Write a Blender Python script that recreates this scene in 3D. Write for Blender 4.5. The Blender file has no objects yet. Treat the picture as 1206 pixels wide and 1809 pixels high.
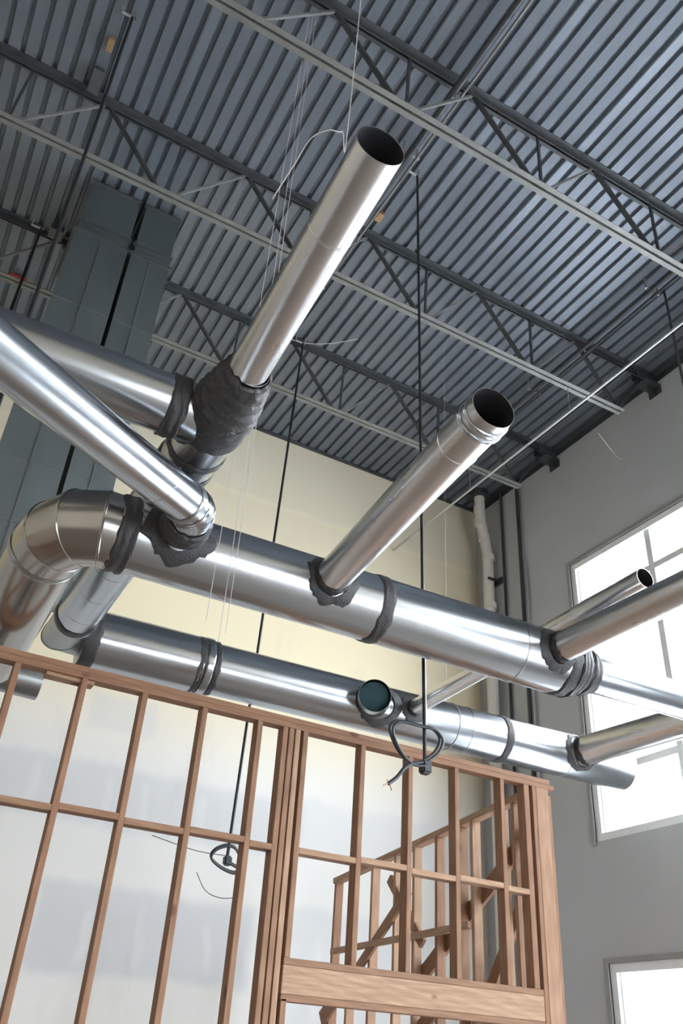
import bpy, bmesh, math, random
from mathutils import Vector, Matrix, noise
random.seed(7)
S = bpy.context.scene
C = S.collection
PI = math.pi

# ------------------------------------------------------------------ camera
EYE = 1.6
RC = ((0.8708371877976353, -0.4878915092176568, 0.060037218306838586),
      (0.31128628588931956, 0.4528018538257543, -0.8355066303681815),
      (0.3804516271038129, 0.7462790070779678, 0.5461906288364747))
cam = bpy.data.objects.new('camera', bpy.data.cameras.new('camera'))
C.objects.link(cam)
m = Matrix.Identity(4)
for r in range(3):
    m[r][0] = RC[0][r]; m[r][1] = -RC[1][r]; m[r][2] = -RC[2][r]
m[2][3] = EYE
cam.matrix_world = m
cam.data.sensor_fit = 'VERTICAL'; cam.data.sensor_height = 36.0; cam.data.sensor_width = 24.0
cam.data.lens = 36.0 * 1507.59 / 1809.0
cam.data.clip_start = 0.05; cam.data.clip_end = 200
S.camera = cam

# ------------------------------------------------------------------ light
S.view_settings.view_transform = 'Standard'
S.view_settings.look = 'None'
S.view_settings.gamma = 1.0
S.view_settings.use_curve_mapping = False
S.view_settings.exposure = 1.66
w = bpy.data.worlds.new('overcast_sky'); S.world = w; w.use_nodes = True
bg = w.node_tree.nodes['Background']
bg.inputs['Color'].default_value = (0.86, 0.93, 1.0, 1)
bg.inputs['Strength'].default_value = 5.2

H = 7.82 + EYE          # underside of the roof deck
XR, YF = 7.27, 9.43     # right wall, far wall
XL, YB = -5.0, -4.0     # left wall, wall behind the camera

def portal(name, loc, rot, sx, sy):
    l = bpy.data.lights.new(name, 'AREA'); l.shape = 'RECTANGLE'; l.size = sx; l.size_y = sy
    l.cycles.is_portal = True
    o = bpy.data.objects.new(name, l); o.location = loc; o.rotation_euler = rot; C.objects.link(o)
# window openings (y0, y1, z0, z1) in the right wall, (x0, x1, z0, z1) behind
R_OPEN = [(1.9, 7.41, 2.30 + EYE, 5.85 + EYE), (-3.6, 0.9, 2.30 + EYE, 5.85 + EYE),
          (3.7, 7.41, 0.25, 1.09 + EYE), (-2.9, 0.9, 0.25, 1.09 + EYE)]
B_OPEN = [(1.6, 6.8, 0.1, 3.1)]
for (a, b, c, d) in R_OPEN:
    portal('daylight_portal', (XR + .1, (a + b) / 2, (c + d) / 2), (0, PI / 2, 0), d - c, b - a)
for (a, b, c, d) in B_OPEN:
    portal('daylight_portal', ((a + b) / 2, YB - .1, (c + d) / 2), (PI / 2, 0, 0), b - a, d - c)

# ------------------------------------------------------------------ materials
def nt(name):
    mt = bpy.data.materials.new(name); mt.use_nodes = True
    return mt, mt.node_tree, mt.node_tree.nodes['Principled BSDF']
def mix(t, a, b, f):
    n = t.nodes.new('ShaderNodeMix'); n.data_type = 'RGBA'
    for s_, v in ((n.inputs[0], f), (n.inputs[6], a), (n.inputs[7], b)):
        if hasattr(v, 'is_output'): t.links.new(v, s_)
        else: s_.default_value = v if isinstance(v, (int, float)) else (*v, 1)
    return n.outputs[2]
def mth(t, op, a, b=None, clamp=False):
    n = t.nodes.new('ShaderNodeMath'); n.operation = op; n.use_clamp = clamp
    for i, v in enumerate((a, b)):
        if v is None: continue
        if hasattr(v, 'is_output'): t.links.new(v, n.inputs[i])
        else: n.inputs[i].default_value = v
    return n.outputs[0]
def coords(t, scale=(1, 1, 1), kind='Object', rnd=False):
    tc = t.nodes.new('ShaderNodeTexCoord'); mp = t.nodes.new('ShaderNodeMapping')
    mp.inputs['Scale'].default_value = scale
    t.links.new(tc.outputs[kind], mp.inputs['Vector'])
    if rnd:
        oi = t.nodes.new('ShaderNodeObjectInfo')
        cx = t.nodes.new('ShaderNodeCombineXYZ')
        k = mth(t, 'MULTIPLY', oi.outputs['Random'], 37.0)
        for i in range(3): t.links.new(k, cx.inputs[i])
        t.links.new(cx.outputs[0], mp.inputs['Location'])
    return mp.outputs[0]
def noi(t, vec, scale, detail=4, rough=.55):
    n = t.nodes.new('ShaderNodeTexNoise'); n.inputs['Scale'].default_value = scale
    n.inputs['Detail'].default_value = detail; n.inputs['Roughness'].default_value = rough
    t.links.new(vec, n.inputs['Vector']); return n.outputs['Fac']
def ramp(t, f, lo, hi):
    n = t.nodes.new('ShaderNodeMapRange'); n.inputs['From Min'].default_value = lo
    n.inputs['From Max'].default_value = hi; n.interpolation_type = 'SMOOTHSTEP'
    t.links.new(f, n.inputs['Value']); return n.outputs['Result']
def bump(t, b, h, s, d=.01):
    n = t.nodes.new('ShaderNodeBump'); n.inputs['Strength'].default_value = s
    n.inputs['Distance'].default_value = d
    t.links.new(h, n.inputs['Height']); t.links.new(n.outputs[0], b.inputs['Normal'])
def simple(name, col, rough=.6, metal=0.0, var=.12, scale=6.0, bmp=0.0, bscale=30.0):
    mt, t, b = nt(name)
    v = coords(t, rnd=True)
    n = noi(t, v, scale)
    c2 = tuple(c * (1 - var * 2) for c in col); c1 = tuple(min(1, c * (1 + var)) for c in col)
    t.links.new(mix(t, c2, c1, n), b.inputs['Base Color'])
    b.inputs['Roughness'].default_value = rough; b.inputs['Metallic'].default_value = metal
    if bmp: bump(t, b, noi(t, v, bscale), bmp)
    return mt

def galv(name, col=(.80, .82, .84), rough=.2, spiral=0.0):
    mt, t, b = nt(name)
    v = coords(t, (1, 1, .25), rnd=True)
    n = noi(t, v, 3.0, 3)
    t.links.new(mix(t, tuple(c * .82 for c in col), col, n), b.inputs['Base Color'])
    b.inputs['Metallic'].default_value = 1.0
    n2 = noi(t, v, 9.0, 4)
    t.links.new(mth(t, 'ADD', mth(t, 'MULTIPLY', n2, .16), rough - .06), b.inputs['Roughness'])
    n3 = noi(t, coords(t, (1, 1, .12), rnd=True), 5.0, 1)
    bump(t, b, n3, .02, .012)
    return mt

def wood(name, dark, light):
    mt, t, b = nt(name)
    v = coords(t, (1, 1, .07), rnd=True)
    g = noi(t, v, 55, 5, .6)
    v2 = coords(t, (1, 1, .16), rnd=True)
    ww = t.nodes.new('ShaderNodeTexWave'); ww.wave_type = 'RINGS'; ww.inputs['Scale'].default_value = 9
    ww.inputs['Distortion'].default_value = 5; ww.inputs['Detail'].default_value = 3
    t.links.new(v2, ww.inputs['Vector'])
    c = mix(t, dark, light, ramp(t, g, .3, .7))
    c = mix(t, c, tuple(x * .74 for x in dark), mth(t, 'MULTIPLY', ww.outputs['Fac'], .35))
    oi = t.nodes.new('ShaderNodeObjectInfo')
    c = mix(t, c, (.28, .12, .065), mth(t, 'MULTIPLY', oi.outputs['Random'], .35))
    kn = t.nodes.new('ShaderNodeTexVoronoi'); kn.inputs['Scale'].default_value = 3.4
    t.links.new(coords(t, (1, 1, .55), rnd=True), kn.inputs['Vector'])
    k = ramp(t, kn.outputs['Distance'], .09, .045)
    c = mix(t, c, (.13, .045, .02), mth(t, 'MULTIPLY', k, .8))
    t.links.new(c, b.inputs['Base Color'])
    b.inputs['Roughness'].default_value = .72
    bump(t, b, g, .25, .002)
    return mt

M = {}
M['galv'] = galv('galvanised_sheet', (.53, .56, .595), rough=.21)
M['bore_shade'] = simple('dark_duct_bore_shade', (.012, .013, .016), .8, 0, .1, 10)  # near-black colour for the shade inside open ducts, no real lining
M['galv_lit'] = galv('lit_galvanised_sheet', (.80, .79, .78), .27)  # same sheet metal, colour lightened to stand in for brighter reflections
M['galv_warm'] = galv('galvanised_sheet_warm', (.50, .48, .455), .20)
M['galv_dull'] = galv('dull_galvanised_sheet', (.42, .435, .435), .34)
M['rtu'] = galv('rectangular_duct_sheet', (.27, .31, .32), .48)
M['tape'] = simple('grey_duct_tape', (.052, .050, .052), .5, .15, .25, 30, .5, 60)
M['deck'] = simple('roof_deck_steel', (.150, .172, .205), .36, .3, .10, .6)
M['joist'] = simple('joist_primer_grey', (.062, .068, .075), .5, .2, .2, 5)
M['chord'] = simple('bottom_chord_grey', (.20, .20, .19), .5, .2, .2, 5)
M['web'] = simple('joist_web_grey', (.055, .06, .068), .5, .2, .2, 5)
M['pale'] = simple('pale_web_steel', (.20, .20, .20), .5, .2, .2, 5)
M['black'] = simple('black_cable_sheath', (.012, .013, .016), .45, 0, .2, 20)
M['dgrey'] = simple('dark_grey_conduit', (.055, .06, .068), .4, .3, .2, 8)
M['teal'] = simple('teal_damper_blade', (.02, .085, .115), .4, .2, .2, 8)
M['casing'] = simple('grey_window_casing', (.30, .30, .30), .6, 0, .1, 8)
M['steel'] = simple('pale_steel_conduit', (.55, .56, .57), .35, .7, .12, 12)
M['wire'] = simple('pale_thin_wire', (.55, .54, .53), .5, 0, .1, 20)
M['pvc'] = simple('off_white_drain_pipe', (.66, .62, .57), .5, 0, .06, 6)
M['red'] = simple('red_plastic', (.6, .05, .04), .4, 0, .05, 6)
M['brass'] = simple('brass_fitting', (.45, .28, .16), .4, .6, .1, 20)
M['box'] = simple('junction_box_steel', (.10, .105, .11), .45, .4, .1, 12)
M['alu'] = simple('window_frame_aluminium', (.80, .82, .83), .45, 0, .05, 8)
M['wood'] = wood('pine_lumber', (.235, .128, .072), (.355, .205, .122))
M['wood_y'] = wood('pale_pine_lumber', (.36, .215, .13), (.50, .33, .215))
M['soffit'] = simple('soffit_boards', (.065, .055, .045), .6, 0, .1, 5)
M['conc'] = simple('concrete_floor', (.25, .215, .185), .55, 0, .12, 1.2, .1, 40)
M['ground'] = simple('outdoor_pavement', (.72, .73, .74), .8, 0, .1, .7)
M['leftw'] = simple('left_wall_drywall', (.62, .55, .46), .85, 0, .06, 1.2)
M['rwall'] = simple('right_wall_painted', (.46, .475, .495), .85, 0, .05, 1.0, .06, 90)

def glass_mat():
    mt = bpy.data.materials.new('clear_glazing'); mt.use_nodes = True; t = mt.node_tree
    t.nodes.remove(t.nodes['Principled BSDF'])
    out = t.nodes['Material Output']
    tr = t.nodes.new('ShaderNodeBsdfTransparent'); tr.inputs[0].default_value = (.97, .97, .97, 1)
    gl = t.nodes.new('ShaderNodeBsdfGlossy'); gl.inputs['Roughness'].default_value = .02
    lw = t.nodes.new('ShaderNodeLayerWeight'); lw.inputs[0].default_value = .5
    fr = mth(t, 'ADD', mth(t, 'MULTIPLY', mth(t, 'POWER', lw.outputs['Facing'], 5.0), .95), .045)
    ms = t.nodes.new('ShaderNodeMixShader')
    t.links.new(fr, ms.inputs[0]); t.links.new(tr.outputs[0], ms.inputs[1])
    t.links.new(gl.outputs[0], ms.inputs[2]); t.links.new(ms.outputs[0], out.inputs['Surface'])
    return mt
M['glass'] = glass_mat()

def far_wall_mat():
    """drywall: cream paper high up, white skimmed and taped joints low down"""
    mt, t, b = nt('far_wall_drywall')
    tc = t.nodes.new('ShaderNodeTexCoord'); sp = t.nodes.new('ShaderNodeSeparateXYZ')
    t.links.new(tc.outputs['Object'], sp.inputs[0])
    wob = noi(t, tc.outputs['Object'], 1.6, 3)
    wob2 = mth(t, 'MULTIPLY', mth(t, 'SUBTRACT', wob, .5), .30)
    X = mth(t, 'ADD', sp.outputs[0], wob2); Z = mth(t, 'ADD', mth(t, 'SUBTRACT', sp.outputs[2], EYE), mth(t, 'MULTIPLY', wob2, .6))
    def box(x0, x1, z0, z1, e=.05, ez=.05):
        a = mth(t, 'MULTIPLY', ramp(t, X, x0 - e, x0 + e), ramp(t, X, x1 + e, x1 - e))
        c = mth(t, 'MULTIPLY', ramp(t, Z, z0 - ez, z0 + ez), ramp(t, Z, z1 + ez, z1 - ez))
        return mth(t, 'MULTIPLY', a, c)
    cream = (.80, .70, .49); white = (.74, .72, .68); grey = (.60, .60, .60)
    c = mix(t, white, cream, ramp(t, Z, 2.5, 4.0))
    # greyer tone just under the roof, in stepped bands
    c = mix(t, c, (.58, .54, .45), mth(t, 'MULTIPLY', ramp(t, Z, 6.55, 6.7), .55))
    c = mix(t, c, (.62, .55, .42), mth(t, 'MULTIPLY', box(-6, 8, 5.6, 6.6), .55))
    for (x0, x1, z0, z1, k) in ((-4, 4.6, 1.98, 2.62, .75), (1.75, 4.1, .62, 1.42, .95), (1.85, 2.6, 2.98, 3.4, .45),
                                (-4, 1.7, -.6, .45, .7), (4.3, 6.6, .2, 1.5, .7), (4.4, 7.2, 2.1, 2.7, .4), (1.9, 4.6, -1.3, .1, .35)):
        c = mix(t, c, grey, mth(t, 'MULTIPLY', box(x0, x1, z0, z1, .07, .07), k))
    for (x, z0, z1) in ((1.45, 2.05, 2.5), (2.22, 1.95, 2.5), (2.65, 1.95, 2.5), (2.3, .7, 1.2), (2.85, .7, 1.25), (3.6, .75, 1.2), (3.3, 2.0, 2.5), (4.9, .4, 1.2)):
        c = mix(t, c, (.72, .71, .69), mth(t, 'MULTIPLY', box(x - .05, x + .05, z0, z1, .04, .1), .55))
    fine = noi(t, coords(t, (1.2, 1, .35)), 2.2, 5)
    c = mix(t, c, mix(t, c, (.45, .42, .38), .35), ramp(t, fine, .55, .85))
    t.links.new(c, b.inputs['Base Color']); b.inputs['Roughness'].default_value = .85
    bump(t, b, noi(t, tc.outputs['Object'], 60, 2), .05, .003)
    return mt
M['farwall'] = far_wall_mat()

# ------------------------------------------------------------------ helpers
def tag(o, label=None, cat=None, group=None, kind=None):
    if label: o['label'] = label
    if cat: o['category'] = cat
    if group: o['group'] = group
    if kind: o['kind'] = kind
    return o
def P(x, y, z): return Vector((x, y, z + EYE))
def thing(name, label, cat, loc, group=None, z=None):
    o = bpy.data.objects.new(name, None); o.empty_display_size = .1
    o.location = loc; C.objects.link(o)
    return tag(o, label, cat, group)
def obj(name, bm, mat, parent=None, smooth=False, mw=None, recalc=True, crease=38):
    """bm is in its own local space; mw places it in the world"""
    if recalc: bmesh.ops.recalc_face_normals(bm, faces=bm.faces)
    me = bpy.data.meshes.new(name)
    if smooth:
        for f in bm.faces: f.smooth = True
    bm.to_mesh(me); bm.free()
    me.materials.append(M[mat])
    if smooth: me.set_sharp_from_angle(angle=math.radians(crease))
    o = bpy.data.objects.new(name, me); C.objects.link(o)
    mw = mw or Matrix.Identity(4)
    if parent:
        o.parent = parent
        pm = parent.matrix_basis.copy(); pp = parent.parent
        if pp: pm = pp.matrix_basis @ pm
        o.matrix_basis = pm.inverted() @ mw
    else: o.matrix_basis = mw
    return o
def addbox(bm, a, b):
    x0, y0, z0 = a; x1, y1, z1 = b
    v = [bm.verts.new(p) for p in ((x0, y0, z0), (x1, y0, z0), (x1, y1, z0), (x0, y1, z0), (x0, y0, z1), (x1, y0, z1), (x1, y1, z1), (x0, y1, z1))]
    for f in ((0, 3, 2, 1), (4, 5, 6, 7), (0, 1, 5, 4), (1, 2, 6, 5), (2, 3, 7, 6), (3, 0, 4, 7)): bm.faces.new([v[i] for i in f])
def frame(a, b, up=Vector((0, 0, 1))):
    """matrix with local z from a to b"""
    z = (b - a).normalized()
    if abs(z.dot(up)) > .98: up = Vector((0, 1, 0))
    x = up.cross(z).normalized(); y = z.cross(x)
    m_ = Matrix((x, y, z)).transposed().to_4x4(); m_.translation = a
    return m_
def lumber(name, a, b, w_, d_, mat, parent=None, up=Vector((0, 0, 1)), bev=.004, roll=0):
    """a sawn board from a to b, w_ along local x, d_ along local y"""
    mw = frame(a, b, up) @ Matrix.Rotation(roll, 4, 'Z'); L = (b - a).length
    bm = bmesh.new(); addbox(bm, (-w_ / 2, -d_ / 2, 0), (w_ / 2, d_ / 2, L))
    if bev: bmesh.ops.bevel(bm, geom=bm.edges[:], offset=bev, segments=1, affect='EDGES')
    return obj(name, bm, mat, parent, mw=mw)
def sweep(bm, pts, r, n=10, cap=True, closed=False):
    """round tube along points (parallel transport)"""
    pts = [Vector(p) for p in pts]; N = len(pts)
    rs = r if isinstance(r, (list, tuple)) else [r] * N
    rings = []; ref = None
    for i, p in enumerate(pts):
        if closed: tdir = (pts[(i + 1) % N] - pts[i - 1]).normalized()
        else: tdir = (pts[min(i + 1, N - 1)] - pts[max(i - 1, 0)]).normalized()
        if ref is None:
            ref = Vector((0, 0, 1)) if abs(tdir.z) < .9 else Vector((0, 1, 0))
        ref = (ref - tdir * ref.dot(tdir)).normalized(); s = tdir.cross(ref)
        rings.append([bm.verts.new(p + (ref * math.cos(2 * PI * k / n) + s * math.sin(2 * PI * k / n)) * rs[i]) for k in range(n)])
    for i in range(N if closed else N - 1):
        A, B = rings[i], rings[(i + 1) % N]
        for k in range(n): bm.faces.new((A[k], A[(k + 1) % n], B[(k + 1) % n], B[k]))
    if cap and not closed:
        bm.faces.new(rings[0][::-1]); bm.faces.new(rings[-1])
def spline(pts, k=8):
    pts = [Vector(p) for p in pts]; q = [pts[0] * 2 - pts[1]] + pts + [pts[-1] * 2 - pts[-2]]; out = []
    for i in range(1, len(q) - 2):
        for j in range(k):
            t_ = j / k
            a, b, c, d = q[i - 1:i + 3]
            out.append(.5 * (2 * b + (c - a) * t_ + (2 * a - 5 * b + 4 * c - d) * t_ ** 2 + (3 * b - a - 3 * c + d) * t_ ** 3))
    out.append(pts[-1]); return out
def tube(name, pts, r, mat, parent=None, n=10, closed=False):
    bm = bmesh.new(); sweep(bm, pts, r, n, closed=closed)
    return obj(name, bm, mat, parent, smooth=True)

# ----- sheet-metal duct pieces (hollow, real gauge exaggerated to 3 mm)
def lathe(name, a, b, prof, mat, parent, n=72, wall=.003, seam=True):
    """hollow pipe, prof = [(distance along, radius)...]; open at both ends"""
    mw = frame(a, b); bm = bmesh.new()
    out = [(s, r) for s, r in prof]; inn = [(s, r - wall) for s, r in reversed(prof)]
    loop = out + inn; rings = []
    for s, r in loop: rings.append([bm.verts.new((r * math.cos(2 * PI * k / n), r * math.sin(2 * PI * k / n), s)) for k in range(n)])
    for i in range(len(loop)):
        A, B = rings[i], rings[(i + 1) % len(loop)]
        for k in range(n):
            fc = bm.faces.new((A[k], A[(k + 1) % n], B[(k + 1) % n], B[k]))
            if len(out) <= i < len(loop) - 1: fc.material_index = 1      # shade inside the pipe, painted near-black
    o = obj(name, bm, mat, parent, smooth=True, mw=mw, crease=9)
    o.data.materials.append(M['bore_shade']); return o
def pipe_prof(L, r, joints=(), bead=.0035, r2=None):
    pr = [(0, r)]
    for j in sorted(joints):
        pr += [(j - .007, r), (j - .003, r + bead), (j + .003, r + bead), (j + .007, r)]
    pr.append((L, r if r2 is None else r2)); return pr
def band(name, a, b, r, s0, s1, parent, mat='tape', seed=0, r2=None, layers=1, rag=.012, bulge=.006):
    """wrap of tape round a duct running a -> b between distances s0, s1"""
    d = (b - a).normalized(); r2 = r if r2 is None else r2
    mw = frame(a + d * s0, b); bm = bmesh.new(); n = 64; k = max(4, int(6 * layers) + 1); L = s1 - s0
    rings = []
    for i in range(k + 1):
        f = i / k; rr = r + (r2 - r) * f; ring = []
        for j in range(n):
            an = 2 * PI * j / n
            q = Vector((math.cos(an) * 2, math.sin(an) * 2, seed * 3.7))
            edge = noise.noise(q * 1.6 + Vector((0, 0, 9 if f > .5 else 0))) * rag * 2
            zz_ = L * f + (edge if i in (0, k) else edge * .4) * (1 if f > .5 else -1)
            th = bulge * (.5 + .7 * noise.noise(Vector((math.cos(an) * 3, math.sin(an) * 3, f * 5 * layers + seed)))) + .004
            if layers > 1: th += .006 * abs(math.sin(f * layers * PI + 1.3 * math.sin(an + seed)))
            if i in (0, k): th = .0015
            ring.append(bm.verts.new(((rr + th) * math.cos(an), (rr + th) * math.sin(an), zz_)))
        rings.append(ring)
    for i in range(k):
        A, B = rings[i], rings[i + 1]
        for j in range(n): bm.faces.new((A[j], A[(j + 1) % n], B[(j + 1) % n], B[j]))
    inner = []
    for zq, rr in ((L, r2), (0, r)):
        inner.append([bm.verts.new(((rr + .0005) * math.cos(2 * PI * j / n), (rr + .0005) * math.sin(2 * PI * j / n), zq)) for j in range(n)])
    for A, B in ((rings[-1], inner[0]), (inner[0], inner[1]), (inner[1], rings[0])):
        for j in range(n): bm.faces.new((A[j], A[(j + 1) % n], B[(j + 1) % n], B[j]))
    return obj(name, bm, mat, parent, smooth=True, mw=mw)
def saddle(name, cen, t_, b_, R, rb, wid, parent, seed=0, rag=.035, mat='tape'):
    """ragged tape collar lying on a trunk (axis t_, radius R) round a branch (direction b_, radius rb)"""
    t_ = t_.normalized(); b_ = (b_ - t_ * b_.dot(t_)).normalized(); u = t_.cross(b_)
    bm = bmesh.new(); n = 56; k = 6; top = []; bot = []
    def surf(rho, an, off):
        x = rho * math.cos(an); y = rho * math.sin(an)
        # arc-length wrapping so that the collar follows the trunk round
        if abs(y) < R * .97 and rho <= rb * 1.02: ph = math.asin(max(-1, min(1, y / R)))
        else:
            y0 = min(R * .97, rb) * math.sin(an); ph = math.asin(max(-.97, min(.97, y0 / R))) + (y - y0) / R
        return cen + t_ * x + (b_ * math.cos(ph) + u * math.sin(ph)) * (R + off)
    for i in range(k + 1):
        f = i / k; T = []; B = []
        for j in range(n):
            an = 2 * PI * j / n
            g = noise.noise(Vector((math.cos(an) * 2.2, math.sin(an) * 2.2, seed * 5.1))) * rag + noise.noise(Vector((math.cos(an) * 9, math.sin(an) * 9, seed))) * rag * .5
            rho = rb + (wid + g) * f
            th = .004 + .010 * (1 - f) + .006 * abs(noise.noise(Vector((math.cos(an) * 6, math.sin(an) * 6, f * 4 + seed))))
            T.append(bm.verts.new(surf(rho, an, th if i < k else .002))); B.append(bm.verts.new(surf(rho, an, -.004)))
        top.append(T); bot.append(B)
    seq = top + bot[::-1]
    for i in range(len(seq)):
        A, B = seq[i], seq[(i + 1) % len(seq)]
        for j in range(n): bm.faces.new((A[j], A[(j + 1) % n], B[(j + 1) % n], B[j]))
    return obj(name, bm, mat, parent, smooth=True)
def gored(name, pts, r, mat, parent, n=64, bead=.004, wall=.003):
    """elbow of mitred straight gores with raised seams"""
    pts = [Vector(p) for p in pts]; bm = bmesh.new(); N = len(pts)
    d = [(pts[i + 1] - pts[i]).normalized() for i in range(N - 1)]
    rings = []
    ax = (d[0].cross(d[-1])).normalized(); ref = ax
    def ring(p, dirv, nrm, rad):
        s = dirv.cross(ref).normalized(); out = []
        for k in range(n):
            o = (ref * math.cos(2 * PI * k / n) + s * math.sin(2 * PI * k / n)) * rad
            o = o - dirv * (o.dot(nrm) / dirv.dot(nrm)); out.append(bm.verts.new(p + o))
        return out
    for rad, flip in ((r, False), (r - wall, True)):
        for i in range(N - 1):
            n0 = d[i] if i == 0 else (d[i] + d[i - 1]).normalized()
            n1 = d[i] if i == N - 2 else (d[i] + d[i + 1]).normalized()
            A = ring(pts[i], d[i], n0, rad); B = ring(pts[i + 1], d[i], n1, rad)
            for k in range(n):
                q = (A[k], A[(k + 1) % n], B[(k + 1) % n], B[k]); bm.faces.new(q[::-1] if flip else q)
    for i in range(N):     # standing seams
        dd = d[min(i, N - 2)]; nn = dd if i in (0, N - 1) else (d[i] + d[i - 1]).normalized()
        R0 = [ring(pts[i] + nn * o, dd, nn, r + h_) for o, h_ in ((-.008, 0), (-.004, bead), (.004, bead), (.008, 0))]
        for a, b in zip(R0, R0[1:]):
            for k in range(n): bm.faces.new((a[k], a[(k + 1) % n], b[(k + 1) % n], b[k]))
    return obj(name, bm, mat, parent, smooth=True, recalc=False, crease=14)
def strap(name, p, top, parent, mat='dgrey', r=.003):
    return tube(name, [p, top], r, mat, parent, 6)

# ================================================================== SETTING
def slab(name, boxes, mat, kind='structure', parent=None):
    bm = bmesh.new()
    for a, b in boxes: addbox(bm, a, b)
    o = obj(name, bm, mat, parent)
    if not parent: o['kind'] = kind
    return o
def wall_boxes(u0, u1, z0, z1, holes):
    """rectangles covering the wall except holes"""
    us = sorted({u0, u1, *[h[0] for h in holes], *[h[1] for h in holes]})
    zs = sorted({z0, z1, *[h[2] for h in holes], *[h[3] for h in holes]}); out = []
    for a, b in zip(us, us[1:]):
        for c, d in zip(zs, zs[1:]):
            um, zm = (a + b) / 2, (c + d) / 2
            if not any(h[0] < um < h[1] and h[2] < zm < h[3] for h in holes): out.append((a, b, c, d))
    return out
slab('floor', [((XL, YB, -.2), (XR + .3, YF + .3, 0))], 'conc')
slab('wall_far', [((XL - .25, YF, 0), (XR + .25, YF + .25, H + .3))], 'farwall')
slab('wall_left', [((XL - .25, YB - .25, 0), (XL, YF, H + .3))], 'leftw')
slab('wall_right', [((XR, a, c), (XR + .25, b, d)) for a, b, c, d in wall_boxes(YB - .25, YF, 0, H + .3, R_OPEN)], 'rwall')
slab('wall_back', [((a, YB - .25, c), (b, YB, d)) for a, b, c, d in wall_boxes(XL, XR, 0, H + .3, B_OPEN)], 'leftw')

# fluted steel roof deck
bm = bmesh.new(); pitch = .1524; x = XL; prof = []
while x < XR:
    lap = 0.006 if int(round((x - XL) / pitch)) % 6 == 0 else 0
    prof += [(x, 0), (x + .012, 0 - lap), (x + .098, 0), (x + .112, .040), (x + .138, .040)]
    x += pitch
prof = [p for p in prof if p[0] < XR] + [(XR, 0)]
lo = [(bm.verts.new((a, YB, H + z)), bm.verts.new((a, YF, H + z))) for a, z in prof]
for p, q in zip(lo, lo[1:]): bm.faces.new((p[0], p[1], q[1], q[0]))
ca = [bm.verts.new(v) for v in ((XR, YB, H + .3), (XR, YF, H + .3), (XL, YF, H + .3), (XL, YB, H + .3))]
bm.faces.new(ca)
bm.faces.new((lo[-1][0], lo[-1][1], ca[1], ca[0])); bm.faces.new((lo[0][1], lo[0][0], ca[3], ca[2]))
bm.faces.new([q[0] for q in lo] + [ca[0], ca[3]]); bm.faces.new([q[1] for q in lo][::-1] + [ca[2], ca[1]])
o = obj('ceiling', bm, 'deck'); o['kind'] = 'structure'
# dark wall angle the deck sits on along the right wall and the far wall
slab('trim_1', [((XR - .09, YB, H - .012), (XR, YF, H - .002)), ((XR - .012, YB, H - .10), (XR, YF, H - .002))], 'joist')
slab('trim_2', [((XL, YF - .05, H - .03), (XR, YF, H - .002))], 'joist')

# ---- windows
def window(idx, o_, vert, horiz, axis='x'):
    a, b, c, d = o_
    root = bpy.data.objects.new('window_%d' % idx, None)
    root.location = (XR, (a + b) / 2, c) if axis == 'x' else ((a + b) / 2, YB, c); C.objects.link(root)
    root['kind'] = 'structure'
    def bar(bm, u0, u1, z0, z1, t0, t1):
        if axis == 'x': addbox(bm, (XR + t0, u0, z0), (XR + t1, u1, z1))
        else: addbox(bm, (u0, YB - t1, z0), (u1, YB - t0, z1))
    f = .085
    bm = bmesh.new()
    bar(bm, a, a + f, c, d, .012, .14); bar(bm, b - f, b, c, d, .012, .14)
    bar(bm, a + f, b - f, c, c + f, .012, .14); bar(bm, a + f, b - f, d - f, d, .012, .14)
    # slim inner stop
    bar(bm, a + f, a + f + .015, c + f, d - f, .06, .12); bar(bm, b - f - .015, b - f, c + f, d - f, .06, .12)
    obj('window_frame', bm, 'alu', root)
    for v in vert:
        bm = bmesh.new(); bar(bm, v - .042, v + .042, c + f, d - f, .04, .13); obj('mullion', bm, 'alu', root)
    for hz in horiz:
        vs = [a + f] + [q for v in sorted(vert) for q in (v - .042, v + .042)] + [b - f]
        for u0, u1 in zip(vs[::2], vs[1::2]):
            bm = bmesh.new(); bar(bm, u0, u1, hz - .04, hz + .04, .04, .13); obj('transom', bm, 'alu', root)
    bm = bmesh.new(); bar(bm, a + f, b - f, c + f, d - f, .082, .088); obj('glass_pane', bm, 'glass', root)
    return root
E6 = EYE
window(1, R_OPEN[0], (3.35, 4.73, 6.10), (3.05 + E6, 5.25 + E6))
window(2, R_OPEN[1], (-2.1, -.6), (3.05 + E6, 5.25 + E6))
window(3, R_OPEN[2], (5.2,), ())
window(4, R_OPEN[3], (-1.6,), ())
window(5, B_OPEN[0], (3.3, 5.1), (2.2,), 'y')
# bead casing where the drywall returns to the big window
slab('trim_3', [((XR - .02, 7.41, 2.26 + E6), (XR + .012, 7.46, 5.90 + E6)), ((XR - .02, 1.9, 5.85 + E6), (XR + .012, 7.41, 5.90 + E6))], 'casing')
slab('trim_4', [((XR - .02, 7.41, 0), (XR + .012, 7.47, 1.14 + E6)), ((XR - .02, 3.7, 1.09 + E6), (XR + .012, 7.41, 1.14 + E6))], 'casing')

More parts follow.
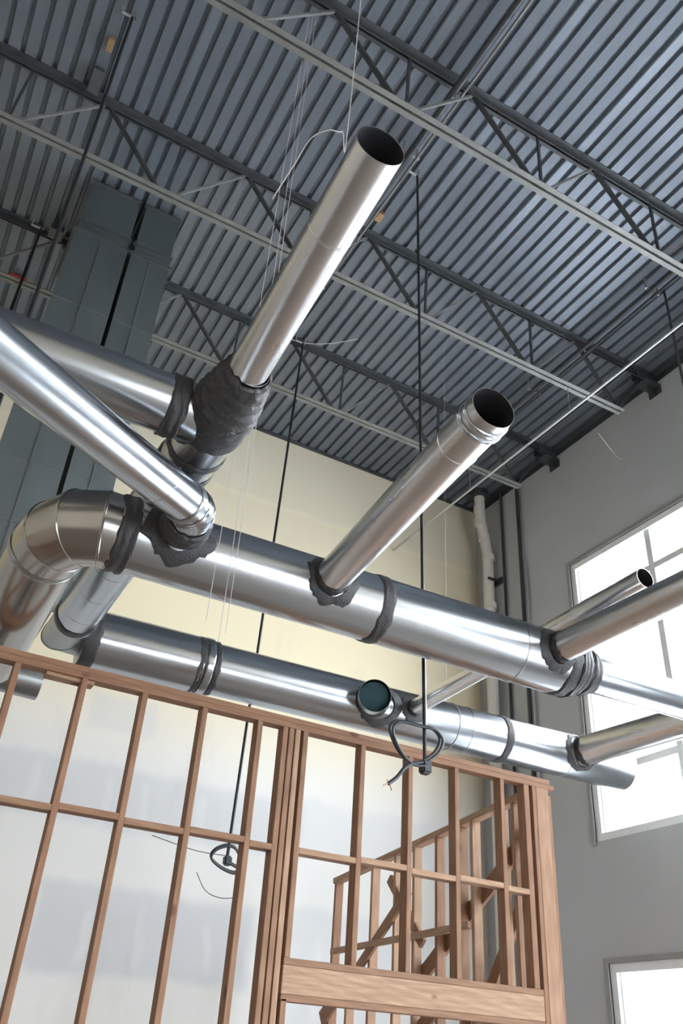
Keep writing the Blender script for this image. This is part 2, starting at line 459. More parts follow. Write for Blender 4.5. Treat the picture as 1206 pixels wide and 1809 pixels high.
# ---- outside: pavement and the board soffit over the storefront
g = slab('ground', [((XR + .3, -12, -.25), (40, 25, -.05)), ((-20, -22, -.25), (XR + .3, YB - .3, -.05))], 'ground')
cn = thing('storefront_canopy', 'pale board soffit outside the storefront window at lower right', 'canopy', (XR + .25, 5, 3.0))
bm = bmesh.new()
for i in range(7): addbox(bm, (XR + .26 + i * .16, 2, 2.66), (XR + .26 + i * .16 + .152, 9.2, 2.68))
obj('soffit_board', bm, 'soffit', cn)
bm = bmesh.new(); addbox(bm, (XR + .26, 2, 2.68), (XR + 1.38, 9.2, 2.84)); obj('canopy_top', bm, 'alu', cn)

# ================================================================== ROOF JOISTS
TOPX = [-4.55, -3.03, -1.53, -.03, 1.46, 2.95, 4.45, 5.95]
def joist(y, label, full=True):
    t = thing('open_web_joist', label, 'roof joist', (XR, y, H), 'open web roof joists')
    zt = H - .018; zb = 6.93 + EYE
    bm = bmesh.new()
    for s in (-1, 1):
        y0, y1 = sorted((y + s * .012, y + s * .075))
        addbox(bm, (XL, y0, H - .008), (XR - .01, y1, H - .001))
        y0, y1 = sorted((y + s * .012, y + s * .019)); addbox(bm, (XL, y0, H - .072), (XR - .01, y1, H - .008))
    obj('top_chord', bm, 'joist', t)
    bm = bmesh.new(); xe = 6.58
    for s in (-1, 1):
        y0, y1 = sorted((y + s * .012, y + s * .060)); addbox(bm, (XL, y0, zb), (xe, y1, zb + .007))
        y0, y1 = sorted((y + s * .012, y + s * .018)); addbox(bm, (XL, y0, zb + .007), (xe, y1, zb + .05))
    obj('bottom_chord', bm, 'chord', t)
    for tx in TOPX:
        bx = tx + .64
        if tx < 5.9:
            lumber('web_diagonal', Vector((tx, y, H - .05)), Vector((bx, y, zb + .03)), .045, .024, 'web', t, bev=0)
            lumber('web_vertical', Vector((bx + .12, y, H - .05)), Vector((bx + .10, y, zb + .03)), .024, .024, 'web', t, up=Vector((0, 1, 0)), bev=0)
            lumber('web_diagonal', Vector((bx + .16, y, zb + .03)), Vector((tx + 1.46, y, H - .05)), .026, .022, 'pale', t, bev=0)
        else:
            lumber('web_diagonal', Vector((tx, y, H - .05)), Vector((xe - .1, y, zb + .03)), .045, .024, 'web', t, bev=0)
            lumber('web_diagonal', Vector((xe - .05, y, zb + .03)), Vector((XR - .25, y, H - .10)), .03, .03, 'web', t, bev=0)
    bm = bmesh.new()   # bearing seat on the wall
    addbox(bm, (XR - .34, y - .06, H - .17), (XR + .0, y - .045, H - .06)); addbox(bm, (XR - .34, y + .045, H - .17), (XR, y + .06, H - .06))
    addbox(bm, (XR - .26, y - .10, H - .185), (XR, y + .10, H - .17)); addbox(bm, (XR - .015, y - .10, H - .30), (XR, y + .10, H - .185))
    addbox(bm, (XR - .12, y - .006, H - .30), (XR - .015, y + .006, H - .185))
    obj('bearing_seat', bm, 'joist', t)
    return t
joist(1.70, 'dark steel roof joist nearest the camera, at the top right corner')
joist(3.64, 'dark roof joist crossing above the open mouth of the longest silver duct')
joist(5.57, 'dark roof joist crossing behind the middle of the longest silver duct')
joist(7.50, 'dark roof joist nearest the far wall, passing behind the rectangular ducts')

# conduits and pipes under the deck
t = thing('roof_conduit_pair', 'pair of dark conduits strapped under the deck, crossing the joists at top centre', 'conduit', P(2.72, 2, 7.55))
for dx, r in ((0, .036), (.085, .014)):
    tube('conduit', [P(2.70 + dx, -3.9, 7.62), P(2.70 + dx, 6.9, 7.62)], r, 'dgrey' if dx == 0 else 'chord', t)
for y in (.2, 2.4, 4.4, 6.4):
    bm = bmesh.new(); addbox(bm, (2.63, y - .015, 7.655 + E6), (2.83, y + .015, 7.665 + E6)); addbox(bm, (2.80, y - .012, 7.66 + E6), (2.812, y + .012, H)); addbox(bm, (2.648, y - .012, 7.66 + E6), (2.66, y + .012, H))
    obj('strap', bm, 'steel', t)
t = thing('roof_conduit_pair', 'pair of dark conduits under the deck close to the right wall', 'conduit', P(5.98, 2, 7.55))
for dx, r in ((0, .026), (.09, .020)):
    tube('conduit', [P(5.96 + dx, -3.9, 7.60), P(5.96 + dx, 9.40, 7.60)], r, 'dgrey', t)
for y in (2.4, 4.4, 6.45, 8.4):
    bm = bmesh.new(); addbox(bm, (5.90, y - .015, 7.63 + E6), (6.11, y + .015, 7.64 + E6)); addbox(bm, (6.09, y - .01, 7.64 + E6), (6.10, y + .01, H)); addbox(bm, (5.91, y - .01, 7.64 + E6), (5.92, y + .01, H))
    obj('strap', bm, 'steel', t)
t = thing('steel_conduit', 'thin pale steel conduit running below the joists to the far right corner', 'conduit', P(5.72, 2, 6.55))
tube('conduit', [P(5.70, -3.9, 6.55), P(5.72, 9.41, 6.55)], .0155, 'steel', t)
for y in (3.64, 5.57, 7.5):
    tube('hanger_wire', [P(5.715, y, 6.55), P(5.715, y, 6.93)], .004, 'steel', t, 6)
tag(tube('gas_pipe', [P(6.15, 4.35, 7.7), P(6.15, 4.35, 6.2)], .014, 'dgrey'), 'short dark pipe hanging from the deck at the right edge', 'pipe')

# ================================================================== DUCTS (h = 2.4 m above the eye)
h = 2.4
G_BR = 'round branch ducts'
# trunk A
A0, A1 = P(.70, 4.165, h), P(5.9, 4.04, h); dA = (A1 - A0).normalized()
def onA(x): return A0 + dA * ((x - A0.x) / dA.x)
t = thing('trunk_duct', 'large round galvanised trunk duct in the middle, with a cornered elbow at its left end', 'duct', A0)
s1 = (3.80 - A0.x) / dA.x
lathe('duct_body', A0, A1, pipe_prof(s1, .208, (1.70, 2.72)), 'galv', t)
r0 = onA(3.80); 
lathe('reducer', r0, A1, [(0, .208), (.05, .208), (.24, .135), (.30, .132)], 'galv', t)
r1 = onA(4.02)
lathe('small_duct_body', r1, A1, pipe_prof((A1 - r1).length, .130, (1.0,)), 'galv', t)
band('tape_band', A0, A1, .209, .025, .13, t, seed=1, layers=2)
band('tape_band', A0, A1, .209, (2.33 - A0.x), (2.41 - A0.x), t, seed=2)
band('tape_band', A0, A1, .2095, 3.08, 3.16, t, seed=3, layers=1)
band('tape_wrap', A0, A1, .207, 3.17, 3.29, t, seed=4, r2=.165, layers=3)
band('tape_band', A0, A1, .164, 3.30, 3.40, t, seed=6, r2=.134, layers=2)
# elbow: four gores turning away from the camera
E0 = A0.copy(); pts = [E0 + Vector((.03, 0, 0))]
for a in (0, 33, 62, 90):
    a = math.radians(a)
    pts.append(Vector((E0.x - .02 - .22 * math.sin(a), E0.y + .42 - .42 * math.cos(a), E0.z)))
gored('elbow', pts, .210, 'galv_warm', t)
Ee = pts[-1]; dn = Vector((-.03, math.cos(math.radians(9)), -math.sin(math.radians(9)))).normalized()
band('elbow_collar', Ee - dn * .03, Ee + dn, .211, .0, .05, t, mat='galv_dull', rag=.0, bulge=.004, seed=5)
lathe('return_leg', Ee - dn * .01, Ee + dn * 1.35, pipe_prof(1.36, .205), 'galv_warm', t)

# trunk B, with everything that hangs off it, 0.4 m higher than trunk A
K = 2.8 / 2.4; h2 = 2.8
def Q(x, y, z=2.4): return P(x * K, y * K, z * K)
B0, B1 = Q(.96, 5.68), Q(5.80, 5.52); dB = (B1 - B0).normalized()
def onB(x): return B0 + dB * ((x * K - B0.x) / dB.x)
def sB(x): return (x * K - B0.x) / dB.x
t = thing('trunk_duct', 'large round galvanised trunk duct farther back, just above the stud wall top plate', 'duct', B0)
lathe('duct_body', B0, B1, pipe_prof(sB(1.80), .205 * K, ()), 'galv', t)
lathe('duct_body', onB(1.78), B1, pipe_prof((B1 - onB(1.78)).length, .188 * K, (1.8, 2.7, 3.9)), 'galv', t)
rc = .187 * K
bm = bmesh.new(); n = 48; cc = [bm.verts.new((rc * math.cos(2 * PI * k / n), rc * math.sin(2 * PI * k / n), 0)) for k in range(n)]
c2 = [bm.verts.new((rc * .97 * math.cos(2 * PI * k / n), rc * .97 * math.sin(2 * PI * k / n), .02)) for k in range(n)]
bm.faces.new(cc); bm.faces.new(c2)
for k in range(n): bm.faces.new((cc[k], cc[(k + 1) % n], c2[(k + 1) % n], c2[k]))
obj('end_cap', bm, 'galv_dull', t, mw=frame(B1, B1 + dB))
bm = bmesh.new(); bmesh.ops.create_cone(bm, cap_ends=True, segments=48, radius1=.203 * K, radius2=.203 * K, depth=.012)
obj('end_cap', bm, 'galv_dull', t, mw=frame(B0, B1))
band('tape_band', B0, B1, .206 * K, .00, .11, t, seed=11)
band('tape_band', B0, B1, .200 * K, .92, .99, t, seed=12)
band('metal_collar', B0, B1, .206 * K, .995, 1.06, t, mat='galv', seed=13, rag=0, bulge=.003)
band('tape_band', B0, B1, .192 * K, 1.065, 1.12, t, seed=14)
band('tape_band', B0, B1, .189 * K, sB(4.42), sB(4.49), t, seed=15, bulge=.004)
# collar stub facing the camera, open
cb = onB(3.22); bd = Vector((-.42, -1, -.12)).normalized(); rs = .145
st_ = lathe('collar_stub', cb + bd * .14, cb + bd * .42, pipe_prof(.28, rs), 'galv', t, wall=.003)
bm = bmesh.new(); bmesh.ops.create_cone(bm, cap_ends=True, segments=40, radius1=rs - .006, radius2=rs - .006, depth=.004)
obj('damper_blade', bm, 'teal', st_, mw=frame(cb + bd * .33, cb + bd * 2) @ Matrix.Rotation(.35, 4, 'X'))
band('tape_band', cb, cb + bd, rs + .001, .22, .30, t, seed=16)
saddle('tape_collar', cb, dB, bd, .189 * K, rs, .08, t, seed=17)

# duct D from trunk B forward, over trunk A, to the junction with duct C, then the long open duct
D0, D1 = Q(.84, 5.42), Q(.835, 2.86)
t = thing('trunk_duct', 'round galvanised duct rising from the lower left to the thick tape wrap', 'duct', D0)
LD = (D1 - D0).length
lathe('duct_body', D0, D1, pipe_prof(LD, .138 * K, [.3 + .4 * i for i in range(6)], .001), 'galv', t)
band('tape_band', D0, D1, .139 * K, .03, .11, t, seed=21)
gored('corner_piece', [D0 + Vector((0, -.01, 0)), Vector((D0.x, B0.y - .02, D0.z)), Vector((B0.x + .02, B0.y, B0.z))], .139 * K, 'galv_dull', t)
band('tape_band', D0, D1, .139 * K, 2.42, 2.48, t, seed=22)
band('tape_band', D0, D1, .139 * K, 2.60, 2.65, t, seed=23)
band('tape_wrap', D1 + Vector((0, .18, 0)), D1 + Vector((0, -1, 0)), .139 * K, 0, .25, t, seed=24, layers=3, bulge=.012, rag=.02)
band('tape_wrap', D1 + Vector((0, -.05, 0)), D1 + Vector((0, -1, 0)), .141 * K, 0, .30, t, seed=27, r2=.092 * K, layers=4, bulge=.014, rag=.014)
lathe('reducer', D1 + Vector((0, -.02, 0)), D1 + Vector((0, -1, 0)), [(0, .136 * K), (.02, .134 * K), (.26, .088 * K), (.34, .086 * K)], 'galv_dull', t)
O0, O1 = Q(.835, 2.70), Q(.758, 1.40)
t = thing('branch_duct', 'longest slim silver duct, from the thick tape wrap to an open mouth at top centre', 'duct', O0, G_BR)
lathe('duct_body', O0, O1, pipe_prof((O1 - O0).length, .084 * K, ((O1 - O0).length * .72,), .0012), 'galv_lit', t)

# duct C from the left into D
C0, C1 = Q(-2.2, 2.96), Q(.76, 2.96)
t = thing('branch_duct', 'round duct coming from the left edge, dark topped, ending at the thick tape wrap', 'duct', C0, 'cross ducts')
lathe('duct_body', C0, C1, pipe_prof((C1 - C0).length, .134 * K, (1.5,)), 'galv', t)
band('tape_band', C0, C1, .135 * K, 2.80 * K, 2.88 * K, t, seed=31, layers=2, rag=.006)
saddle('tape_collar', Q(.836, 2.98), Vector((0, 1, 0)), Vector((-1, 0, 0)), .139 * K, .12, .04, t, seed=32)

# duct H, nearest, from the left edge slanting to trunk A
H1 = P(1.0, 3.66, 2.385); HL = P(-.08, 2.66, 2.10); dH = (H1 - HL).normalized(); H0 = H1 - dH * 2.9
t = thing('branch_duct', 'nearest slanting silver duct from the left edge, its short elbow turned into the middle trunk', 'duct', H0, 'cross ducts')
lathe('duct_body', H0, H1, pipe_prof((H1 - H0).length, .109, ((H1 - H0).length - .35,), .001), 'galv', t)
tgt = P(1.07, 3.98, 2.37); dd = (tgt - H1)
pp = []
Pc = H1; into = Vector((0.05, 1, .0)).normalized(); RR = .15
side = (into - dH * into.dot(dH)).normalized()
tot = math.acos(dH.dot(into))
for i in range(5):
    a = tot * i / 4
    pp.append(H1 - dH * .02 + dH * (RR * math.sin(a)) + side * (RR * (1 - math.cos(a))))
pp.append(pp[-1] + into * .17)
gored('elbow', pp, .111, 'galv', t, bead=.002)
band('tape_band', H1 - dH * .1, H1, .110, 0, .05, t, mat='galv_dull', seed=33, rag=0)
saddle('tape_collar', Vector((pp[-1].x, onA(1.1).y, h + E6)), dA, Vector((0, -1, .0)), .21, .106, .085, t, seed=35, rag=.05)
band('tape_wrap', pp[-2] + into * .03, pp[-1] + into, .113, 0, .12, t, seed=36, layers=2, bulge=.012, r2=.122)

def branch(label, cen, tip, r, mat='galv', joints=(), col=True, R=.21, d=None, wid=.06, seed=0, rim=False):
    t = thing('branch_duct', label, 'duct', cen, G_BR)
    v = (tip - cen).normalized(); st = cen + v * (R * .72); L = (tip - st).length
    lathe('duct_body', st, tip, pipe_prof(L, r, joints and [L - j for j in joints] or ()), mat, t)
    saddle('tape_collar', cen, d, v, R, r, wid, t, seed=seed)
    band('tape_band', cen, tip, r + .001, R + .0, R + .055, t, seed=seed + 1, layers=1, r2=r + .001)
    return t
cA = onA(1.975)
t = branch('slim silver duct rising from the middle trunk to an open mouth at right of centre', P(1.985, cA.y, h), P(1.812, 2.20, h), .104, 'galv_lit', (.30,), d=dA, wid=.06, seed=41)
v = (P(1.812, 2.20, h) - P(1.985, cA.y, h)).normalized()
band('rim_bead', P(1.812, 2.20, h) - v * .12, P(1.812, 2.20, h), .105, .0, .025, t, mat='galv', rag=0, bulge=.008, seed=42)
band('rim_bead', P(1.812, 2.20, h) - v * .07, P(1.812, 2.20, h), .105, .0, .02, t, mat='galv', rag=0, bulge=.006, seed=43)
for k, a in enumerate((2.4, 2.9)):
    pass
cA = onA(3.66)
t = branch('silver duct leaving the right end of the middle trunk across the tall window', P(3.66, cA.y, h), P(3.70, 1.2, h), .100, 'galv_lit', (), d=dA, wid=.055, seed=45)
cB = onB(3.52)
t = branch('slimmest duct from the rear trunk, its dark open end against the tall window', Vector((3.52 * K, cB.y, cB.z)), Q(3.408, 2.90), .060 * K, 'galv_lit', (), d=dB, wid=.07, seed=48, R=.189 * K)
cB = onB(5.20)
t = branch('duct leaving the right end of the rear trunk, low across the tall window', Vector((5.20 * K, cB.y, cB.z)), Q(5.33, 3.93), .124 * K, 'galv_lit', (), d=dB, wid=.055, seed=51, R=.189 * K)
# low stub and vertical end behind the studs at the left
t = thing('duct_stub', 'dull grey capped duct stub just under the top plate at the left edge', 'duct', P(.0, 5.75, 2.02))
lathe('duct_body', P(-.6, 6.3, 2.27), P(.84, 6.3, 2.23), pipe_prof(1.44, .125), 'galv_dull', t)
bm = bmesh.new(); bmesh.ops.create_cone(bm, cap_ends=True, segments=40, radius1=.124, radius2=.124, depth=.01)
obj('end_cap', bm, 'galv_dull', t, mw=frame(P(.842, 6.3, 2.23), P(2, 6.3, 2.20)))
t = thing('duct_riser', 'dull vertical duct seen through the studs at the left edge', 'duct', P(.42, 5.8, -1.6))
lathe('duct_body', P(.38, 5.8, -1.6), P(.38, 5.8, 1.98), pipe_prof(3.58, .13, (1.0, 2.2)), 'galv_dull', t)

# hangers for the trunk ducts
for nm, on, xs, r, lab in (('duct_hanger', onB, (3.95,), .192 * K, 'thin wire hanger dropping from the deck to the rear trunk duct'),):
    for x in xs:
        p = on(x); bm = bmesh.new()
        sweep(bm, [p + Vector((0, r * math.cos(a), r * math.sin(a))) for a in [PI / 2 + 2 * PI * k / 40 for k in range(40)]], .003, 6, closed=True)
        sweep(bm, [p + Vector((0, 0, r)), Vector((p.x, p.y, H))], .0015, 6)
        tag(obj(nm, bm, 'wire', smooth=True), lab, 'hanger')

# ================================================================== RECTANGULAR ROOF DUCTS
def rect_duct(x0, x1, y0, y1, zb, label, seam):
    t = thing('rectangular_duct', label, 'duct', ((x0 + x1) / 2, (y0 + y1) / 2, zb), 'rectangular drops from the roof unit')
    def ring(name, z0, z1, e, mat):
        bm = bmesh.new(); addbox(bm, (x0 - e, y0 - e, z0), (x1 + e, y0 + .01, z1)); addbox(bm, (x0 - e, y1 - .01, z0), (x1 + e, y1 + e, z1))
        addbox(bm, (x0 - e, y0 + .01, z0), (x0 + .01, y1 - .01, z1)); addbox(bm, (x1 - .01, y0 + .01, z0), (x1 + e, y1 - .01, z1)); return obj(name, bm, mat, t)
    zf = 7.02 + E6
    bm = bmesh.new(); addbox(bm, (x0, y0, zb), (x1, y1, zf)); 
    ls = obj('lower_section', bm, 'rtu', t)
    bm = bmesh.new(); addbox(bm, (x0 + .02, y0 + .02, zf), (x1 - .01, y1 - .02, H - .05)); obj('upper_section', bm, 'rtu', t)
    ring('flange', zf - .03, zf - .015, .025, 'box'); ring('flange', zf - .01, zf + .0, .025, 'galv_dull')
    ring('flange', zf + .12, zf + .13, .012, 'box'); ring('flange', zf + .15, zf + .16, .012, 'galv_dull')
    xm = (x0 + x1) / 2
    bm = bmesh.new(); addbox(bm, (xm - .008, y0 - .012, zb), (xm + .008, y0 + .0, zf - .03)); obj('standing_seam', bm, 'galv_dull', ls)
    for i, z in enumerate([zb + .35 + .62 * k for k in range(5)]):
        bm = bmesh.new(); addbox(bm, (x0, y0 - .006, z), (x1, y0, z + .006)); obj('cross_seam', bm, 'galv_dull', ls)
    bm = bmesh.new(); addbox(bm, (x0, y0 - .02, H - .05), (x1, y0 + .02, H - .03)); addbox(bm, (x1 - .02, y0, H - .05), (x1, y1, H - .03)); obj('curb_angle', bm, 'box', t)
    return t
rect_duct(.05, .60, 6.50, 7.22, 3.2 + E6, 'left one of the two grey rectangular ducts dropping from the roof', 0)
rect_duct(.64, 1.05, 6.50, 7.22, 3.2 + E6, 'right one of the two grey rectangular ducts dropping from the roof', 0)

# junction boxes and fittings on the deck
def fitting(name, p, size, mat, label, cat, mat2=None):
    bm = bmesh.new(); sx, sy, sz = size; addbox(bm, (-sx / 2, -sy / 2, -sz), (sx / 2, sy / 2, 0))
    bmesh.ops.bevel(bm, geom=bm.edges[:], offset=min(size) * .12, segments=2, affect='EDGES')
    r = thing(name, label, cat, p); bd_ = obj('box_body', bm, mat, r, mw=Matrix.Translation(p))
    bm = bmesh.new(); addbox(bm, (-sx * .56, -sy * .56, -sz - .004), (sx * .56, sy * .56, -sz + .004)); obj('cover_plate', bm, mat2 or mat, bd_, mw=Matrix.Translation(p))
    return r
fitting('junction_box', P(-.22, 5.35, 7.8), (.09, .24, .08), 'box', 'dark junction box on the deck beside the black drop rod at upper left', 'junction box')
fitting('junction_box', P(-.12, 7.35, 7.8), (.14, .14, .11), 'box', 'dark junction box on the rearmost joist at the left edge', 'junction box')
fitting('valve_tag', P(-.36, 8.35, 7.8), (.20, .07, .05), 'red', 'small red fitting on the deck at the left edge', 'fitting')
fitting('conduit_fitting', P(-.2, 4.95, 7.8), (.05, .12, .06), 'brass', 'small brass coloured fitting on the deck at upper left', 'fitting')
fitting('conduit_fitting', P(2.88, 5.25, 7.8), (.06, .10, .07), 'brass', 'small brass coloured fitting just right of the longest silver duct', 'fitting')

# ================================================================== DROP CABLES WITH COILS
def drop(top, bot, r, label, hook=True):
    t = thing('drop_cable', label, 'cable', bot, 'black drop cables')
    tube('cable', [top, bot], r, 'black', t, 10)
    if hook:
        bm = bmesh.new(); addbox(bm, (top.x - .11, top.y - .012, top.z), (top.x + .03, top.y + .012, top.z + .012))
        addbox(bm, (top.x - .11, top.y - .012, top.z), (top.x - .10, top.y + .012, H)); addbox(bm, (top.x + .02, top.y - .012, top.z), (top.x + .03, top.y + .012, H))
        obj('bracket', bm, 'steel', t)
    return t
t = drop(P(2.94, 4.60, 7.72), P(3.08, 4.60, 1.68), .0125, 'long black drop cable right of centre ending in a twisted coil before the top plate')
tube('sheen_strip', [P(3.012, 4.600, 4.6), P(3.09, 4.600, 1.9)], .005, 'steel', t, 8)  # thin added strip standing in for the pale sheen along the cable
cy = 4.60
loop = [(3.08, 1.68), (2.96, 1.67), (2.86, 1.74), (2.80, 1.86), (2.86, 1.925), (3.0, 1.93), (3.13, 1.93), (3.19, 1.87), (3.15, 1.78), (3.06, 1.70)]
for k, off in enumerate((0, .022)):
    tube('coil', spline([P(x + off * .5, cy - .01 - off, z - off * .6) for x, z in loop], 8), .0095, 'dgrey', t, 10)
tail = tube('cable_tail', spline([P(3.06, cy - .02, 1.69), P(2.93, cy - .03, 1.64), P(2.85, cy - .03, 1.55), P(2.79, cy - .03, 1.50)], 6), .013, 'dgrey', t)
for a in ((2.75, 1.48), (2.77, 1.52), (2.81, 1.46)):
    tube('wire_end', [P(2.80, cy - .03, 1.51), P(a[0], cy - .04, a[1])], .004, 'brass', tail, 6)
bm = bmesh.new(); addbox(bm, (3.045, cy - .04, 1.62 + E6), (3.115, cy + .03, 1.71 + E6)); bmesh.ops.bevel(bm, geom=bm.edges[:], offset=.012, segments=2, affect='EDGES'); obj('connector', bm, 'black', t)
t = drop(P(3.05, 7.40, 7.72), P(2.90, 7.40, 1.48), .014, 'black drop cable ending in a flat coil, seen through the left studs')
cy = 7.40
loop = [(2.90, 1.46), (3.02, 1.43), (3.02, 1.50), (2.96, 1.58), (2.88, 1.59), (2.78, 1.54), (2.75, 1.47), (2.84, 1.41), (2.96, 1.38), (3.05, 1.40)]
for k, off in enumerate((0, .02)):
    tube('coil', spline([P(x, cy - off, z - off * .8) for x, z in loop], 8), .011, 'dgrey', t)
tube('loose_wire', spline([P(2.90, cy, 1.50), P(2.6, cy, 1.50), P(2.2, cy, 1.56)], 6), .0035, 'dgrey', t, 6)
tube('loose_wire', spline([P(2.64, cy, 1.33), P(2.74, cy, 1.20), P(2.88, cy, 1.16), P(3.04, cy, 1.18)], 8), .0035, 'dgrey', t, 6)
bm = bmesh.new(); addbox(bm, (2.87, cy - .03, 1.42 + E6), (2.94, cy + .03, 1.50 + E6)); bmesh.ops.bevel(bm, geom=bm.edges[:], offset=.012, segments=2, affect='EDGES'); obj('connector', bm, 'black', t)
drop(P(-.10, 4.6, 7.74), P(-.02, 4.6, 1.2), .014, 'black drop cable at upper left passing in front of the rectangular ducts')
drop(P(-.28, 7.35, 7.68), P(-.25, 7.35, 3.0), .016, 'short black drop cable at the left edge below the junction box')
tag(tube('loose_wire_loop', spline([P(.90, 2.85, 3.9), P(.93, 2.66, 4.0), P(.935, 2.49, 4.0), P(.99, 2.40, 4.0), P(1.06, 2.38, 4.02), P(1.10, 2.40, 4.2), P(1.11, 2.41, 7.8)], 8), .003, 'wire'), 'pale wire bent in an arc left of the open duct mouth', 'wire')
for i, (a, b, lab) in enumerate((((1.30, 3.28), (1.30, 1.78), 'thin pale wire hanging to the right of the others below the thick tape wrap'),
                                 ((1.27, 3.25), (1.27, 1.72), 'thin pale wire hanging lowest below the thick tape wrap'),
                                 ((1.24, 3.22), (1.19, 1.82), 'thin pale wire hanging leftmost over the middle trunk'))):
    z1 = 7.8
    tag(tube('hanging_wire', [P(a[0] + .0, 3.72, z1), P(b[0], 3.72, b[1])], .0018, 'wire', None, 6), lab, 'wire', 'thin hanging wires')
tag(tube('bent_hanger_wire', spline([P(2.72, 7.40, 7.70), P(3.05, 7.40, 7.735), P(3.32, 7.20, 7.70), P(3.60, 6.95, 7.72)], 6), .006, 'wire', None, 6), 'bent pale wire at the roof bracket of the drop cable behind the longest silver duct', 'wire')

# ================================================================== CORNER PIPES
t = thing('drain_pipe', 'off-white roof drain pipe bending down the far right corner', 'pipe', P(7.12, 8.98, -1.6))
tube('pipe', [P(6.99, 8.95, 7.85), P(7.0, 8.95, 7.30), P(7.14, 8.98, 6.75), P(7.15, 8.98, -1.6)], .082, 'pvc', t, 28)
for z, x in ((7.55, 6.995), (7.30, 7.0), (7.05, 7.065), (6.72, 7.142), (5.9, 7.15), (3.0, 7.15)):
    bm = bmesh.new(); sweep(bm, [P(x, 8.96, z), P(x + (.01 if 6.7 < z < 7.2 else 0), 8.965, z - .09)], .089, 28); obj('coupling', bm, 'pvc', t, smooth=True)
bm = bmesh.new(); addbox(bm, (7.05, 8.86, 6.25 + E6), (7.26, 8.89, 6.28 + E6)); addbox(bm, (7.24, 8.80, 6.21 + E6), (7.27, 8.98, 6.31 + E6)); obj('pipe_clamp', bm, 'dgrey', t)
bm = bmesh.new(); sweep(bm, [P(6.99, 8.95, 7.72), P(6.99, 8.95, 7.82)], .16, 28); obj('roof_sump', bm, 'joist', t, smooth=True)
tag(tube('wall_conduit', [P(7.235, 8.72, 7.8), P(7.235, 8.72, -1.6)], .022, 'dgrey'), 'dark thin conduit on the right wall just beside the drain pipe', 'conduit')
t = thing('wall_conduit', 'grey vertical conduit on the right wall between the drain pipe and the window', 'conduit', P(7.22, 8.32, -1.6))
tube('conduit', [P(7.225, 8.32, 7.8), P(7.225, 8.36, -1.6)], .028, 'dgrey', t)
tube('conduit', [P(7.235, 8.24, 6.3), P(7.235, 8.28, -1.6)], .016, 'steel', t)
tag(tube('loose_wall_wire', spline([P(6.6, 6.0, 6.9), P(7.0, 6.1, 6.75), P(7.22, 6.16, 6.85), P(7.25, 6.2, 6.65)], 6), .004, 'wire', None, 6), 'thin pale wire ending on the right wall under the rearmost joist ends', 'wire')

# ================================================================== STUD WALL
YS = 5.24
w_ = thing('stud_wall', 'framed pine stud wall across the front with a double top plate and header', 'stud wall', P(2.4, YS, -1.6))
ST, SD = .038, .089
def stud(x, z0, z1, y=YS, mat='wood', parent=None, th=ST, name='stud', lean=0):
    return lumber(name, P(x, y, z0), P(x + lean, y, z1), th, SD, mat, parent or w_, up=Vector((0, 1, 0)), bev=.003)
zt = 1.935
for z, x1 in ((zt + .019, 4.70), (zt + .057, 4.66)):
    lumber('top_plate', P(-2.2, YS, z), P(x1, YS, z), SD, ST, 'wood', w_, bev=.003, roll=0)
lumber('plate_splice', P(.72, YS + .02, zt - .012), P(1.02, YS + .02, zt - .012), SD, .024, 'wood_y', w_, bev=.003)
for x in (-1.9, -1.5, -1.08, -.68, -.27, .13, .545, .955, 1.345, 1.755, 2.155):
    stud(x, -1.56, zt)
for x in (2.345, 2.392): stud(x, -1.56, zt)
for x in (2.44,): stud(x, -1.56, zt, mat='wood_y')
stud(2.50, .545, zt)
stud(2.50, -1.56, .33)
XH0, XH1 = 2.478, 4.474
for x in (2.96, 3.36, 3.765, 4.185): stud(x, .545, zt)
for x in (4.42,): stud(x, .545, zt, th=.05)
# header: top plate, wide board, bottom plate
lumber('header_plate', P(XH0, YS, .526), P(XH1, YS, .526), SD, ST, 'wood', w_, bev=.003)
lumber('header_board', P(XH0, YS - .025, .43), P(XH1, YS - .025, .43), ST, .152, 'wood_y', w_, bev=.003)
lumber('header_board', P(XH0, YS + .025, .43), P(XH1, YS + .025, .43), ST, .152, 'wood', w_, bev=.003)
lumber('header_plate', P(XH0, YS, .334), P(XH1, YS, .334), SD, ST, 'wood', w_, bev=.003)
# corner post of several studs on the right
stud(4.495, -1.56, zt)
lumber('stud', P(4.575, YS - .026, -1.56), P(4.575, YS - .026, zt), .12, .038, 'wood_y', w_, up=Vector((0, 1, 0)), bev=.003)
lumber('stud', P(4.575, YS + .026, -1.56), P(4.575, YS + .026, zt), .12, .038, 'wood', w_, up=Vector((0, 1, 0)), bev=.003)
lumber('stud', P(4.658, YS + .02, -1.56), P(4.658, YS + .02, zt - .04), .038, .089, 'wood', w_, up=Vector((0, 1, 0)), bev=.003)
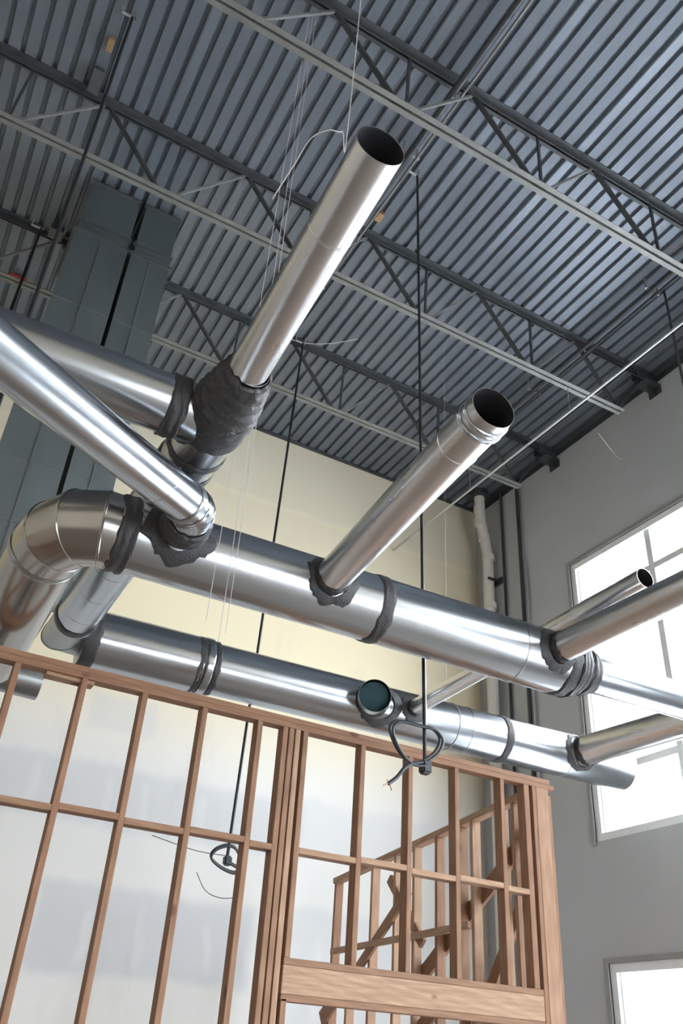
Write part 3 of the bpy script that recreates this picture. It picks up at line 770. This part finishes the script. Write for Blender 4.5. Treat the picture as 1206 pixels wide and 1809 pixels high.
# blocking between the studs
xs = [-1.9, -1.5, -1.08, -.68, -.27, .13, .545, .955, 1.345, 1.755, 2.155, 2.345]
for i, (a, b) in enumerate(zip(xs, xs[1:])):
    lumber('blocking', P(a + ST / 2, YS, 1.155 + (.012 if i % 2 else -.004)), P(b - ST / 2, YS, 1.155 + (.012 if i % 2 else -.004)), SD, ST, 'wood', w_, bev=.003)
xs = [2.50, 2.96, 3.36, 3.765, 4.185, 4.42]
for i, (a, b) in enumerate(zip(xs, xs[1:])):
    lumber('blocking', P(a + ST / 2, YS, 1.165 + (.006 if i % 2 else -.006)), P(b - ST / 2, YS, 1.165 + (.006 if i % 2 else -.006)), SD, ST, 'wood_y', w_, bev=.003)
lumber('bottom_plate', P(-2.2, YS, -1.58), P(2.5, YS, -1.58), SD, ST, 'wood', w_, bev=.003)

# ================================================================== STAIR WALL BEHIND (runs away from the corner post)
XS = 4.60
s_ = thing('stair_wall', 'pine framed stair side wall behind the studs, its top rail sloping down to the left', 'stair framing', P(XS, 7, -1.6))
def rail_z(y): return 1.95 - (y - 5.44) * .088
lumber('top_rail', P(XS, 5.34, rail_z(5.34) - .02), P(XS, 8.52, rail_z(8.52) - .02), SD, .055, 'wood_y', s_)
for y, ln in ((5.55, 0), (5.72, 0), (6.10, .0), (6.28, 0), (6.62, .0), (6.98, 0), (7.30, 0), (7.72, 0), (8.12, .0), (8.46, 0)):
    lumber('stud', P(XS, y, -1.56), P(XS, y, rail_z(y) - .045), SD, ST, 'wood_y' if int(y * 10) % 2 else 'wood', s_, up=Vector((0, 1, 0)))
lumber('mid_rail', P(XS - .075, 6.1, 1.03), P(XS - .075, 8.40, .98), ST, .055, 'wood_y', s_)
lumber('stair_stringer', P(XS + .06, 5.36, 1.72), P(XS + .06, 7.25, .55), ST, .13, 'wood', s_)
lumber('stair_stringer', P(XS + .10, 5.46, 1.42), P(XS + .10, 6.6, -.1), ST, .10, 'wood', s_)
lumber('brace', P(XS - .06, 7.02, 1.40), P(XS - .06, 8.10, .66), ST, .09, 'wood', s_)
lumber('brace', P(XS - .02, 7.42, 1.55), P(XS - .02, 6.85, .95), ST, .09, 'wood', s_)
lumber('brace', P(XS - .06, 8.1, .70), P(XS - .06, 8.55, .40), ST, .14, 'wood', s_)
lumber('stair_stringer', P(XS + .06, 5.9, .50), P(XS + .06, 7.6, -.7), ST, .15, 'wood_y', s_)
lumber('stair_stringer', P(XS + .02, 6.6, .55), P(XS + .02, 8.3, -.6), ST, .12, 'wood', s_)
